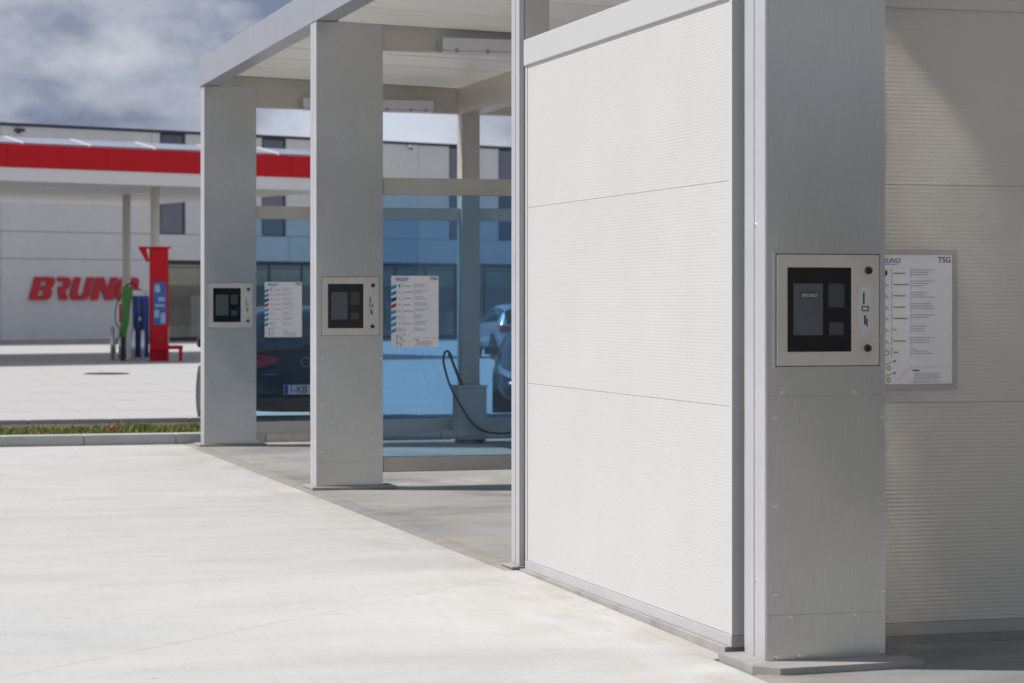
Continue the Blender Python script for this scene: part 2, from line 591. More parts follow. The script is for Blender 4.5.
def apron_slab(pts):
    bm = bmesh.new()
    bm.faces.new([bm.verts.new((x, y, 0)) for x, y in pts])
    bmesh.ops.bisect_plane(bm, geom=list(bm.verts) + list(bm.edges) + list(bm.faces), plane_co=(0, 13.0, 0), plane_no=(0, 1, 0))
    ex = bmesh.ops.extrude_face_region(bm, geom=list(bm.faces))
    top = {v for v in ex['geom'] if isinstance(v, bmesh.types.BMVert)}
    for v in bm.verts:
        v.co.z = apron_z(v.co.y) - (0.0 if v in top else 0.03)
    bmesh.ops.recalc_face_normals(bm, faces=bm.faces)
    me = bpy.data.meshes.new('concrete_slab')
    bm.to_mesh(me)
    bm.free()
    me.materials.append(M['apron'])
    return link('concrete_slab', me, apron)


apron_slab([(-16, -14), (XE, -14), (XE, yc(XE) - gp), (-16, yc(-16) - gp)])
apron_slab([(-16, yc(-16) + gp), (XE, yc(XE) + gp), (XE, 25.50), (-16, 25.36)])
fl = apron_slab([(-15.9, yc(-15.9) - 0.02), (XE - 0.005, yc(XE - 0.005) - 0.02), (XE - 0.005, yc(XE - 0.005) + 0.02), (-15.9, yc(-15.9) + 0.02)])
fl.name = 'joint_filler'
fl.location.z = -0.0035
apron_slab([(XE + 0.001, 9.701), (X0W, 9.701), (X0W, 12.999), (XE + 0.001, 12.999)])

bay = thing('bay_floor', 'grey worn concrete floor inside the wash bays', 'floor', kind='structure')
bx('floor_slab', 'bay', bay, XE + 0.14, 11.0, 9.905, 25.55, -0.05, 0.006)
bx('floor_slab', 'bay', bay, XE + 0.14, 11.0, 2.0, 9.90, -0.07, -0.030)
for (ya, yb, dz) in ((2.0, 9.70, -0.036), (13.0, 25.52, 0.0)):
    obj('edge_strip', MB().prism([(XE, -0.045), (XE + 0.139, -0.045), (XE + 0.139, 0.008), (XE + 0.09, 0.007), (XE, -0.003)], 'y', ya, yb, ), 'edge', bay, (0, 0, dz))


# forecourt of the filling station, laid in long slabs near the wash
fc = thing('forecourt', 'pale slabbed forecourt between the wash and the filling station', 'forecourt', kind='structure')
obj('paving', MB().prism([(-40, 29.0), (60, 30.3), (60, 130), (-40, 130)], 'z', -0.026, -0.006), 'forecourt', fc)
sw, sl_ = 0.62, 3.4
slab = MB().box(0.004, sw - 0.004, 0.004, sl_ - 0.004, -0.005, 0.0).mesh('paving_slab', 'forecourt')
for r_ in range(7):
    for c_ in range(20):
        o = link('paving_slab', slab, fc, (-2.2 + c_ * sw, 30.2 + r_ * sl_, 0.0 + random.uniform(-0.001, 0.002)))

# kerbs and grass verge
ka = R(0.0)
kf = thing('front_kerb', 'low grey concrete kerb edging the apron in front of the grass', 'kerb', kind='structure')
ks = MB().box(0.002, 0.958, 0, 0.26, -0.02, 0.11, ch=0.010).mesh('kerb_stone', 'kerb')
for k in range(24):
    link('kerb_stone', ks, kf, (-12.73 + k * 0.96, 25.50, 0), (0, 0, 0))
kb = thing('back_kerb', 'grey concrete edging behind the grass verge', 'kerb', kind='structure')
ks2 = MB().box(0.004, 0.956, 0, 0.14, -0.02, 0.10, ch=0.010).mesh('edging_stone', 'kerb')
for k in range(24):
    link('edging_stone', ks2, kb, (-13.0 + k * 0.96 * math.cos(R(0.8)), 29.0 + k * 0.96 * math.sin(R(0.8)), 0), (0, 0, R(0.8)))
vs_ = thing('verge', 'strip of bare soil under the grass verge', 'verge', kind='structure')
obj('soil', MB().prism([(-14, 25.765), (9.6, 25.765), (9.6, 29.3), (-14, 28.98)], 'z', -0.02, 0.045), 'soil', vs_)


def grass_strip():
    mb = MB()
    for k in range(9000):
        x = random.uniform(-1.2, 4.6)
        y = 25.80 + (random.random() ** 0.8) * 2.2
        clump = 0.6 + 0.5 * math.sin(x * 2.1 + 1) * math.sin(x * 5.3 + y) + random.uniform(-0.25, 0.35)
        hgt = 0.025 + 0.055 * max(0.05, clump) * random.uniform(0.5, 1.2)
        if random.random() < 0.03:
            hgt *= 1.7
        a_ = random.uniform(0, math.pi)
        w = random.uniform(0.004, 0.010)
        lx, ly = random.uniform(-0.5, 0.5) * hgt, random.uniform(-0.5, 0.5) * hgt
        dx, dy = w * math.cos(a_), w * math.sin(a_)
        z = 0.04
        vs = [(x - dx, y - dy, z), (x + dx, y + dy, z), (x + dx * 0.7 + lx * 0.4, y + dy * 0.7 + ly * 0.4, z + hgt * 0.6), (x - dx * 0.7 + lx * 0.4, y - dy * 0.7 + ly * 0.4, z + hgt * 0.6), (x + lx, y + ly, z + hgt)]
        mb.add(vs, [(0, 1, 2, 3), (3, 2, 4)])
    me = bpy.data.meshes.new('grass')
    me.from_pydata(mb.v, [], mb.f)
    me.materials.append(M['grass'])
    return link('grass', me)


tag(grass_strip(), 'short rough grass growing between the two kerbs', 'grass', kind='stuff')
for (x, y) in ((3.02, 26.5),):
    t = thing('poppy', 'small red poppy in the grass verge', 'flower', (x, y, -0.01))
    obj('stem', MB().cyl((0, 0, -0.05), (0.01, 0, 0.13), 0.003, n=6), 'grass', t)
    mb = MB()
    for k in range(5):
        a_ = k * 1.257
        c, s = math.cos(a_), math.sin(a_)
        mb.add([(0.01, 0, 0.125), (0.01 + 0.05 * c - 0.03 * s, 0.05 * s + 0.03 * c, 0.15), (0.01 + 0.075 * c, 0.075 * s, 0.165), (0.01 + 0.05 * c + 0.03 * s, 0.05 * s - 0.03 * c, 0.15)], [(0, 1, 2, 3)])
    obj('petals', mb, 'poppy', t)

# round manhole cover on the forecourt
mh = thing('manhole_cover', 'dark round manhole cover on the forecourt before the canopy', 'manhole', (5.70, 50.75, 0.0))
obj('rim', MB().cyl((0, 0, 0), (0, 0, 0.012), 0.47, n=32), 'iron', mh)
obj('lid', MB().cyl((0, 0, 0.012), (0, 0, 0.02), 0.42, n=32), 'iron', mh)

# ================================================================== wash canopy roof
X0 = 3.78
roof = thing('wash_canopy_roof', 'pale metal canopy roof over the wash bays with white ribbed ceiling', 'roof', (0, 0, 0))
SLOPE = 0.032
CEIL = {0: 3.735, 1: 3.735, 2: 3.85}


def zc(base, x):
    return base - SLOPE * (x - 3.95)


# outer fascia, one length per bay
for (y0, y1) in ((3.2, 9.50), (9.504, 13.1), (13.104, 19.04), (19.044, 25.16)):
    bx('fascia', 'fascia', roof, X0, X0 + 0.17, y0, y1, 3.742, 4.02, ch=0.006)
bx('end_fascia', 'fascia', roof, X0 + 0.172, 9.6, 25.10, 25.158, 3.86, 4.02)
obj('roof_sheet', MB().prism([(X0 + 0.172, 3.99), (9.6, 3.90), (9.6, 3.87), (X0 + 0.172, 3.96)], 'y', 3.2, 25.09), 'alu_matt', roof)


def ceil_panel(x0, x1, w, base):
    """ribs run along x; panel is w wide along y, hangs at the sloping ceiling height"""
    n = int(round(w / 0.11))
    p = w / n
    prof = []
    for k in range(n):
        y = k * p
        prof += [(y + (0.028 if k == 0 else 0.0), 0.0), (y + 0.40 * p, 0.0), (y + 0.5 * p, 0.014), (y + 0.9 * p, 0.014)]
    prof.append((w, 0.0))
    prof[0] = (0.026, 0.045)
    prof[-1] = (w - 0.026, 0.045)
    m = len(prof)
    vs = [(x0, y, zc(base, x0) + z) for y, z in prof] + [(x1, y, zc(base, x1) + z) for y, z in prof]
    fs = [(i, i + 1, m + i + 1, m + i) for i in range(m - 1)]
    o = len(vs)
    vs += [(x0, 0.003, zc(base, x0) + 0.05), (x1, 0.003, zc(base, x1) + 0.05), (x1, w - 0.003, zc(base, x1) + 0.05), (x0, w - 0.003, zc(base, x0) + 0.05)]
    fs += [(o, o + 1, o + 2, o + 3), (0, m, o + 1, o), (m - 1, o + 3, o + 2, 2 * m - 1), tuple([o, o + 3] + list(range(m - 1, -1, -1))), tuple([o + 2, o + 1] + list(range(m, 2 * m)))]
    return MB().add(vs, fs).mesh('ceiling_panel', 'ceiling')


for (y0, y1, base, k) in ((3.5, 9.45, 3.735, 6), (9.55, 12.95, 3.735, 3), (13.1, 18.97, 3.735, 6), (19.12, 24.90, 3.85, 6)):
    w = (y1 - y0) / k
    pm = ceil_panel(X0 + 0.175, 9.55, w, base)
    for i in range(k):
        link('ceiling_panel', pm, roof, (0, y0 + i * w, 0))
# cross beams over every pillar and the long beam over the inner columns
for (yc_, zt, zb) in ((3.4, 3.73, 3.52), (13.03, 3.74, 3.52), (19.04, 3.86, 3.535), (25.0, 3.86, 3.53)):
    x0, x1 = X0 + 0.175, 9.5
    obj('cross_beam', MB().add([(x0, yc_ - 0.07, zb), (x1, yc_ - 0.07, zb - 0.05), (x1, yc_ + 0.07, zb - 0.05), (x0, yc_ + 0.07, zb),
                               (x0, yc_ - 0.07, zt), (x1, yc_ - 0.07, zt - 0.18), (x1, yc_ + 0.07, zt - 0.18), (x0, yc_ + 0.07, zt)],
                              [(3, 2, 1, 0), (4, 5, 6, 7), (0, 1, 5, 4), (1, 2, 6, 5), (2, 3, 7, 6), (3, 0, 4, 7)]), 'rail', roof)
for (y0, y1) in ((13.102, 18.968), (19.112, 24.928)):
    bx('long_beam', 'rail', roof, 6.50, 6.72, y0, y1, 3.49, 3.80)

# ================================================================== pillars
PW, PT = 0.543, 0.235      # width along x, thickness along y
PILLAR_Y = [18.94, 24.92, 9.43, 3.43]  # last one is unseen, added as something for the nearest pillar to mirror
PX = [3.784, 3.800, 3.793, 3.79]


def make_pillar():
    t = thing('steel_pillar', 'x', 'pillar', (X0, 0, 0), 0, 'steel pillars in front of the wash bays')
    H = 3.736
    bx('core', 'alu_matt', t, 0.012, PW - 0.004, 0.006, PT - 0.006, 0.03, H - 0.004)
    # two upright channels on the sunny side with a groove between
    bx('side_channel', 'alu', t, 0.0, 0.034, 0.006, 0.125, 0.032, H, ch=0.004)
    bx('side_channel', 'alu', t, 0.0, 0.034, 0.134, PT, 0.032, H, ch=0.004)
    # front cladding sheets
    for (z0, z1) in ((0.034, 0.222), (0.2232, 1.141), (1.1418, H)):
        bx('front_sheet', 'steel', t, 0.003, PW, -0.004, 0.0055, z0, z1)
    bx('back_sheet', 'steel_smooth', t, 0.0, PW, PT + 0.0005, PT + 0.006, 0.034, H)
    bm_ = MB().cyl((0, 0, 0), (0, -0.006, 0), 0.011, 0.008, n=10).mesh('bolt', 'bolt')
    for (x, z) in ((0.075, 1.155), (0.40, 1.155), (0.045, 1.05), (PW - 0.012, 1.05), (0.045, 0.68), (PW - 0.012, 0.68), (0.045, 0.31), (PW - 0.012, 0.31), (0.11, 0.215), (0.40, 0.215), (0.045, 0.05), (0.15, 0.05), (PW - 0.012, 0.05)):
        link('bolt', bm_, t, (x, -0.004, z))
    bs = MB().cyl((0, 0, 0), (-0.006, 0, 0), 0.008, 0.0065, n=10).mesh('bolt', 'bolt')
    for z in (0.36, 1.86, 2.9):
        link('bolt', bs, t, (-0.0005, 0.118, z))
    return t


proto = make_pillar()
PL = ['tall steel pillar in the middle, left of the blue glass with the hose behind',
      'farthest steel pillar, beside the kerb and the dark hatchback',
      'nearest and largest steel pillar, at the corner of the white ribbed wall',
      'unseen steel pillar in the next bay, added for the nearest pillar to reflect']
pillars = []
for k, y in enumerate(PILLAR_Y):
    o = proto if k == 0 else copy_tree(proto)
    o.location = (PX[k], y, 0)
    o['label'] = PL[k]
    pillars.append(o)
pillars[2].location.z = -0.034
# base pads differ
bx('base_plate', 'plinth', pillars[0], -0.05, PW + 0.10, -0.10, PT + 0.10, 0.007, 0.031, ch=0.006)
bx('base_plate', 'plinth', pillars[1], -0.06, PW + 0.10, -0.06, PT + 0.08, 0.007, 0.030, ch=0.006)
obj('concrete_pad', MB().prism([(-0.105, 0.28), (-0.105, -0.12), (-0.02, -0.215), (PW + 0.10, -0.17), (PW + 0.10, 0.28)], 'z', 0.0, 0.0335), 'plinth', pillars[2])

# ------------------------------------------------------------------ payment terminals


def make_terminal():
    t = thing('payment_terminal', 'x', 'terminal', (0, 0, 0), 0, 'payment terminals on the pillars')
    w, h = 0.48, 0.482
    b = MB()
    # surround frame: four bars
    for q in ((0, w, h - 0.004, h), (0, w, 0, 0.004), (0, 0.004, 0.0042, h - 0.0042), (w - 0.004, w, 0.0042, h - 0.0042)):
        b.box(q[0], q[1], -0.014, 0.0, q[2], q[3])
    obj('surround', b, 'steel', t)
    bx('shadow_gap', 'black', t, 0.0042, w - 0.0042, -0.004, 0.0, 0.0042, h - 0.0042)
    bx('door', 'steel_frame', t, 0.0075, w - 0.0075, -0.017, -0.0045, 0.0075, h - 0.0075, ch=0.003)
    bx('black_panel', 'blackglass', t, 0.056, 0.344, -0.0195, -0.0175, 0.066, 0.420)
    s = bx('screen', 'screen', t, 0.082, 0.214, -0.0210, -0.020, 0.136, 0.352)
    bx('card_reader', 'reader', t, 0.240, 0.312, -0.0210, -0.020, 0.252, 0.352)
    bx('receipt_slot', 'reader', t, 0.244, 0.308, -0.0210, -0.020, 0.136, 0.190)
    lk = MB().cyl((0, 0, 0), (0, -0.012, 0), 0.017, 0.014, n=16)
    lk.box(-0.004, 0.004, -0.018, -0.012, -0.014, 0.014)
    lm = lk.mesh('lock', 'black')
    link('lock', lm, t, (0.424, -0.0172, 0.408))
    link('lock', lm, t, (0.420, -0.0172, 0.080))
    st = obj('sticker', MB().prism([(0.376, 0.160), (0.386, 0.152), (0.394, 0.130), (0.408, 0.134), (0.412, 0.154), (0.434, 0.158), (0.436, 0.330), (0.424, 0.348), (0.382, 0.346), (0.375, 0.330)], 'y', -0.0195, -0.0175), 'sticker', t)
    sb = MB()
    for (x0, x1, z0, z1) in ((0.397, 0.405, 0.266, 0.315), (0.391, 0.424, 0.236, 0.258), (0.402, 0.411, 0.180, 0.218), (0.413, 0.419, 0.172, 0.206)):
        sb.box(x0, x1, -0.0205, -0.0196, z0, z1)
    obj('print', sb, 'ink', st)
    obj('card_slot', MB().box(0.396, 0.418, -0.0215, -0.0206, 0.241, 0.253), 'sticker', st)
    return t


proto = make_terminal()
TL = ['payment terminal with black panel on the middle steel pillar',
      'payment terminal with black panel on the farthest steel pillar, smallest of the three',
      'payment terminal with black panel on the nearest steel pillar, largest of the three']
for k, y in enumerate(PILLAR_Y[:3]):
    o = proto if k == 0 else copy_tree(proto)
    o.location = (PX[k] + 0.034, y - 0.0045, 1.225)
    o['label'] = TL[k]
    if k == 2:
        near_term = o
scr = [c for c in near_term.children if c.name.startswith('screen')][0]
bx('logo_plate', 'ink', scr, 0.112, 0.190, -0.0222, -0.0212, 0.288, 0.318)
link('logo_text', text_mesh('BRUNO', 0.020, 'sticker', 0.0004, 0.0, 0.2), scr, (0.118, -0.0228, 0.296))

# ================================================================== technical room with white ribbed walls
room = thing('technical_room', 'white ribbed metal box room between the nearest pillar and the wash bay', 'room', (0, 0, 0))
YN, YF = 9.757, 12.93
rows = [(0.064, 1.0482), (1.0488, 2.0247), (2.0253, 2.815)]
for (z0, z1) in rows:
    link('wall_panel', ribbed(YF - 0.02 - YN - 0.03, z1 - z0, 'white'), room, (X0 - 0.005, YF - 0.02, z0), (0, 0, R(-90)))
    link('wall_panel', ribbed(4.4, z1 - z0, 'wallgrey', 0.0185, 0.0006), room, (3.88, 9.93, z0))
    link('wall_panel', ribbed(5.2, z1 - z0, 'white'), room, (9.05, YF + 0.02, z0), (0, 0, R(180)))
b = MB()
bx('corner_trim', 'white', room, X0 - 0.010, X0 + 0.05, YN, YN + 0.029, 0.064, 2.815)
bx('corner_return', 'greytrim', room, X0 + 0.0505, X0 + 0.10, YN + 0.002, 9.928, 0.0, 2.815)
bx('corner_trim', 'white', room, X0 - 0.010, X0 + 0.05, YF - 0.019, YF + 0.008, 0.064, 2.815)
hd = bx('header', 'header', room, X0 - 0.020, X0 + 0.06, YN - 0.005, YF + 0.012, 2.8155, 2.960, ch=0.004)
bx('header', 'wallgrey', room, X0 + 0.1, 9.0, 9.915, 9.985, 2.8155, 2.960, ch=0.004)
bx('base_rail', 'alu', room, X0 - 0.014, X0 + 0.05, YN - 0.002, YF + 0.006, 0.012, 0.0625, ch=0.003)
bx('base_rail', 'alu_matt', room, X0 + 0.101, 8.4, 9.922, 9.99, 0.006, 0.0625, ch=0.003)
bx('upstand', 'plinth', room, X0 - 0.035, X0 + 0.10, YN + 0.02, YF + 0.04, -0.05, 0.0115)
obj('room_roof', MB().box(X0 + 0.07, 9.0, 9.99, YF - 0.0, 2.93, 2.955), 'alu_matt', room)

# unseen wall added in the next bay, for the nearest pillar to reflect
dv = thing('added_wall', 'unseen ribbed wall in the next bay, added for the nearest pillar to reflect', 'wall', (0, 0, 0))
for (z0, z1) in rows:
    link('wall_panel', ribbed(4.8, z1 - z0, 'wallgrey'), dv, (4.40, 3.50, z0))
    link('wall_panel', ribbed(4.8, z1 - z0, 'wallgrey'), dv, (9.20, 3.63, z0), (0, 0, R(180)))
bx('header', 'white', dv, 4.38, 9.22, 3.48, 3.65, 2.8155, 2.96)
bx('base_rail', 'rail', dv, 4.38, 9.22, 3.49, 3.64, 0.007, 0.0625)

# slim post at the far end of the white wall
po = thing('steel_post', 'slim steel post rising at the far end of the white ribbed wall', 'post', (X0 - 0.02, 13.0, 0))
bx('side_channel', 'alu', po, 0, 0.03, 0.03, 0.105, 0.02, 3.74, ch=0.004)
bx('side_channel', 'alu', po, 0, 0.03, 0.115, 0.19, 0.02, 3.74, ch=0.004)
bx('core', 'steel', po, 0.0305, 0.175, 0.02, 0.19, 0.02, 3.74)
bx('base_plate', 'plinth', po, -0.05, 0.19, 0.0, 0.24, 0.007, 0.0195, ch=0.004)

# ================================================================== glass partitions


def partition(y, segs, label):
    t = thing('glass_partition', label, 'partition', (0, y, 0), 0, 'blue glass partitions between bays')
    for (x0, x1) in segs:
        bx('top_rail', 'rail', t, x0, x1, -0.05, 0.05, 2.368, 2.502, ch=0.005)
        bx('bottom_rail', 'rail', t, x0, x1, -0.05, 0.05, 0.130, 0.252, ch=0.005)
        bx('glass_pane', 'glass', t, x0, x1, -0.006, 0.006, 0.2525, 2.3675)
    return t


partition(19.05, [(4.344, 6.55)], 'blue glass partition with steel rails, right of the middle pillar')
partition(25.03, [(4.344, 6.553), (6.757, 9.0)], 'farthest blue glass partition with steel rails, right of the farthest pillar')
co = thing('inner_column', 'square steel column standing behind the blue glass, with a box at its foot', 'column', (6.556, 24.925, 0))
bx('shaft', 'alu_matt', co, 0, 0.2, 0, 0.2, 0.03, 3.50, ch=0.006)
bx('base_plate', 'plinth', co, -0.05, 0.25, -0.05, 0.25, 0.007, 0.0295)

# wash lance stand at the foot of the column
ls = thing('lance_stand', 'grey steel lance box with upright wand and black hose at the column foot', 'wash lance', (6.43, 24.55, 0))
bx('cabinet', 'alu_matt', ls, 0, 0.30, 0, 0.28, 0.05, 0.60, ch=0.008)
bx('lid', 'rail', ls, -0.012, 0.312, -0.012, 0.292, 0.601, 0.622, ch=0.004)
for x in (0.03, 0.24):
    bx('foot', 'black', ls, x, x + 0.03, 0.04, 0.24, 0.007, 0.0495)
obj('lance', MB().cyl((0.05, 0.05, 0.60), (-0.085, 0.04, 0.93), 0.017, 0.014, n=10).cyl((-0.085, 0.04, 0.93), (-0.098, 0.04, 0.965), 0.024, 0.018, n=10), 'black', ls, smooth=True)
hp = [(-0.095, 0.03, 0.955), (-0.115, 0.02, 0.985), (-0.15, 0.01, 0.975), (-0.172, 0.0, 0.91), (-0.165, -0.02, 0.82), (-0.12, -0.03, 0.66), (-0.05, -0.04, 0.505), (0.05, -0.05, 0.34), (0.14, -0.05, 0.22), (0.26, -0.05, 0.145), (0.40, -0.05, 0.118), (0.56, -0.05, 0.128), (0.72, -0.04, 0.20), (0.84, 0.02, 0.34), (0.86, 0.08, 0.46)]


def smooth_pts(pts, n=6):
    pts = [Vector(p) for p in pts]
    out = []
    for i in range(len(pts) - 1):
        p0, p1, p2, p3 = pts[max(i - 1, 0)], pts[i], pts[i + 1], pts[min(i + 2, len(pts) - 1)]
        for k in range(n):
            t_ = k / n
            out.append(0.5 * ((2 * p1) + (-p0 + p2) * t_ + (2 * p0 - 5 * p1 + 4 * p2 - p3) * t_ ** 2 + (-p0 + 3 * p1 - 3 * p2 + p3) * t_ ** 3))
    out.append(pts[-1])
    return out


obj('hose', MB().tube(smooth_pts(hp), 0.012, 8), 'rubber', ls, smooth=True)

# ================================================================== strip lights


def strip_light(loc, label):
    t = thing('strip_light', label, 'lamp', loc, 0, 'strip lights under the wash roof')
    bx('housing', 'lampwhite', t, 0, 1.40, -0.06, 0.06, 0.012, 0.115, ch=0.010)
    bx('diffuser', 'lampwhite', t, 0.005, 1.395, -0.058, 0.058, -0.015, 0.0115, ch=0.010)
    for x in (0.1, 0.36, 0.62, 0.88, 1.14, 1.30):
        bx('clip', 'greytrim', t, x, x + 0.022, -0.068, -0.0605, -0.006, 0.026)
    bx('end_cap', 'greytrim', t, -0.012, -0.0005, -0.05, 0.05, 0.0, 0.11)
    return t


strip_light((4.80, 18.90, 3.515), 'white strip light under the cross beam near the middle pillar')
strip_light((4.82, 24.86, 3.515), 'farther white strip light, on the last cross beam')

# ================================================================== instruction signs


def make_sign(label, framed):
    t = thing('instruction_sign', label, 'sign', (0, 0, 0), 0, 'wash instruction signs')
    w, h = 0.395, 0.578
    bx('plate', 'paper', t, 0, w, -0.004, 0, 0, h)
    e = -0.0045
    e2 = -0.0056
    link('logo_text', text_mesh('BRUNO', 0.030, 'inkblue', 0.0003, 0.0006, 0.25), t, (0.035, -0.0052, h - 0.036))
    bx('logo_line', 'cyan', t, 0.040, 0.125, e2, e, h - 0.044, h - 0.0405)
    link('maker_text', text_mesh('TSG', 0.036, 'ink', 0.0003, 0.0006), t, (w - 0.072, -0.0052, h - 0.034))
    cols = ['cyan', 'cyan', 'navy', 'signred', 'teal', 'cyan', 'teal', 'teal']
    rowh = 0.0505
    for k in range(8):
        z = h - 0.078 - k * rowh
        obj('stripe', MB().prism([(0.0, z - 0.036), (0.040, z - 0.020), (0.046, z + 0.004), (0.040, z + 0.008), (0.0, z - 0.008)], 'y', e2, e), cols[k], t)
        ic = MB()
        if k == 0:
            ic.prism([(0.066, z - 0.020), (0.078, z - 0.008), (0.074, z + 0.010), (0.063, z + 0.002)], 'y', e2, e)
        elif k == 7:
            for q in range(10):
                a0, a1 = R(60 - q * 30), R(60 - (q + 1) * 30)
                p = lambda a, r: (0.072 + r * math.cos(a), z - 0.006 + r * math.sin(a))
                ic.prism([p(a0, 0.013), p(a1, 0.013), p(a1, 0.010), p(a0, 0.010)], 'y', e2, e)
            ic.box(0.0705, 0.0735, e2, e, z - 0.004, z + 0.010)
        else:
            ic.prism([(0.060, z + 0.002), (0.064, z + 0.004), (0.084, z - 0.012), (0.081, z - 0.015)], 'y', e2, e)
            ic.prism([(0.060, z - 0.012), (0.074, z - 0.012), (0.074, z - 0.0145), (0.060, z - 0.0145)], 'y', e2, e)
        obj('icon', ic, 'ink' if k in (0, 7) else 'inkgrey', t)
        hl = [0.058, 0.074, 0.060, 0.058, 0.070, 0.014, 0.062, 0.022][k]
        bx('heading', 'ink', t, 0.106, 0.106 + hl, e2, e, z - 0.0065, z - 0.0025)
        bx('divider', 'cyan', t, 0.0965, 0.0985, e2, e, z - 0.024, z + 0.018)
        bx('divider', 'cyan', t, 0.1905, 0.1925, e2, e, z - 0.024, z + 0.018)
        tb = MB()
        for q, ln in enumerate(([0.104, 0.08, 0.07], [0.112, 0.085, 0.05], [0.075, 0.06, 0.11], [0.09, 0.105, 0.112], [0.112, 0.08, 0.0], [0.07, 0.055, 0.06], [0.112, 0.082, 0.09], [0.024, 0.08, 0.1])[k]):
            if ln > 0:
                tb.box(0.198, 0.198 + ln, e2, e, z + 0.0095 - q * 0.0105, z + 0.0125 - q * 0.0105)
        obj('text_lines', tb, 'inkgrey', t)
    # thin folded line across the head and foot
    obj('rule', MB().prism([(0.10, h - 0.055), (0.150, h - 0.010), (0.1525, h - 0.010), (0.1025, h - 0.055)], 'y', e2, e), 'orangeline', t)
    obj('rule', MB().prism([(0.12, 0.015), (0.19, 0.078), (0.385, 0.078), (0.385, 0.0757), (0.191, 0.0757), (0.122, 0.015)], 'y', e2, e), 'orangeline', t)
    for z in (0.085, 0.032):
        pc = MB()
        pc.prism([(0.052, z), (0.108, z + 0.018), (0.108, z + 0.0155), (0.052, z - 0.0025)], 'y', e2, e)
        pc.cyl((0.112, e2, z + 0.018), (0.112, e, z + 0.018), 0.005, n=10)
        pc.box(0.054, 0.060, e2, e, z + 0.004, z + 0.010)
        obj('pictogram', pc, 'ink', t)
        ring = MB()
        for q in range(8):
            a0, a1 = R(q * 45), R((q + 1) * 45)
            p = lambda a, r: (0.082 + r * 0.85 * math.cos(a), z - 0.013 + r * math.sin(a))
            ring.prism([p(a0, 0.012), p(a1, 0.012), p(a1, 0.007), p(a0, 0.007)], 'y', e2, e)
        obj('pictogram', ring, 'olive', t)
    sb = MB().box(0.046, 0.0495, e2, e, 0.01, 0.10)
    obj('side_text', sb, 'ink', t)
    tb = MB().box(0.196, 0.232, e2, e, 0.058, 0.063)
    obj('heading', tb, 'ink', t)
    tb = MB()
    for q in range(4):
        tb.box(0.208, 0.340 - 0.016 * (q % 2), e2, e, 0.046 - q * 0.0085, 0.0485 - q * 0.0085)
    tb.box(0.196, 0.33, e2, e, 0.010, 0.0125)
    obj('text_lines', tb, 'inkgrey', t)
    if framed:
        f = MB()
        q = 0.024
        f.box(-q, w + q, -0.008, 0, h + 0.0005, h + q).box(-q, w + q, -0.008, 0, -q, -0.0005).box(-q, -0.0005, -0.008, 0, 0, h).box(w + 0.0005, w + q, -0.008, 0, 0, h)
        obj('frame', f, 'alu_matt', t)
        bmn = MB().cyl((0, -0.008, 0), (0, -0.011, 0), 0.004, n=8).mesh('screw', 'bolt')
        for (x, z) in ((-0.012, h + 0.012), (w + 0.012, h + 0.012), (-0.012, -0.012), (w + 0.012, -0.012)):
            link('screw', bmn, t, (x, 0, z))
    return t


s1 = make_sign('white instruction sign with coloured stripes on the glass right of the middle pillar', False)
s1.location = (4.418, 19.042, 1.134)
s2 = make_sign('white instruction sign on the farthest glass, in front of the dark hatchback', False)
s2.location = (4.450, 25.022, 1.132)
s3 = make_sign('framed white instruction sign on the shaded ribbed wall by the nearest pillar', True)
s3.location = (4.498, 9.927, 1.133)

# ================================================================== filling station building
BR = R(21.15)
bl = thing('station_building', 'long pale two storey building with red lettering behind the filling station', 'building', (6.217, 89.55, 0), BR)
WIN = [(-2.44, -1.34), (2.06, 2.06), (6.56, 7.67), (11.06, 12.17), (15.56, 16.67), (20.06, 21.17), (22.60, 23.71), (27.1, 28.2)]
WIN = [w for w in WIN if w[1] > w[0]]
cuts = [-9.0, -2.44, -1.34, 0.03, 6.2, 6.56, 7.67, 11.06, 12.17, 15.56, 16.67, 18.5, 20.06, 21.17, 22.60, 23.71, 27.1, 28.2, 34.0]
for a_, c_ in zip(cuts[:-1], cuts[1:]):
    if any(abs(a_ - w[0]) < 1e-6 for w in WIN):
        continue
    bx('wall_panel', 'wallpanel', bl, a_ + 0.008, c_ - 0.008, 0, 0.25, 4.09, 7.92)
for a_, c_ in ((-9.0, 0.03), (0.03, 6.2), (6.2, 12.3), (12.3, 18.5), (18.5, 24.8), (24.8, 34.0)):
    bx('wall_panel', 'wallpanel', bl, a_ + 0.010, c_ - 0.010, 0, 0.25, 3.095, 4.07)
for a_, c_ in ((-9.0, 0.03), (0.03, 6.92)):
    bx('wall_panel', 'wallpanel', bl, a_ + 0.010, c_ - 0.010, 0, 0.25, 0.16, 3.075)
bx('plinth', 'kerb', bl, -9.0, 6.92, -0.02, 0.25, 0.0, 0.15)
bx('backing', 'darktrim', bl, -9.0, 34.0, 0.256, 0.30, 3.0, 7.9)
bx('roof_trim', 'darktrim', bl, -9.05, 34.05, -0.06, 0.5, 7.93, 8.03)
bx('roof', 'greytrim', bl, -9.0, 34.0, 0.31, 12.0, 7.80, 7.92)
for (a_, c_) in WIN:
    w = bx('window', 'winframe', bl, a_ + 0.002, c_ - 0.002, 0.10, 0.24, 4.03, 7.925)
    for (z0, z1) in ((4.12, 5.95), (6.02, 7.86)):
        bx('pane', 'window', w, a_ + 0.09, c_ - 0.09, 0.085, 0.098, z0, z1)
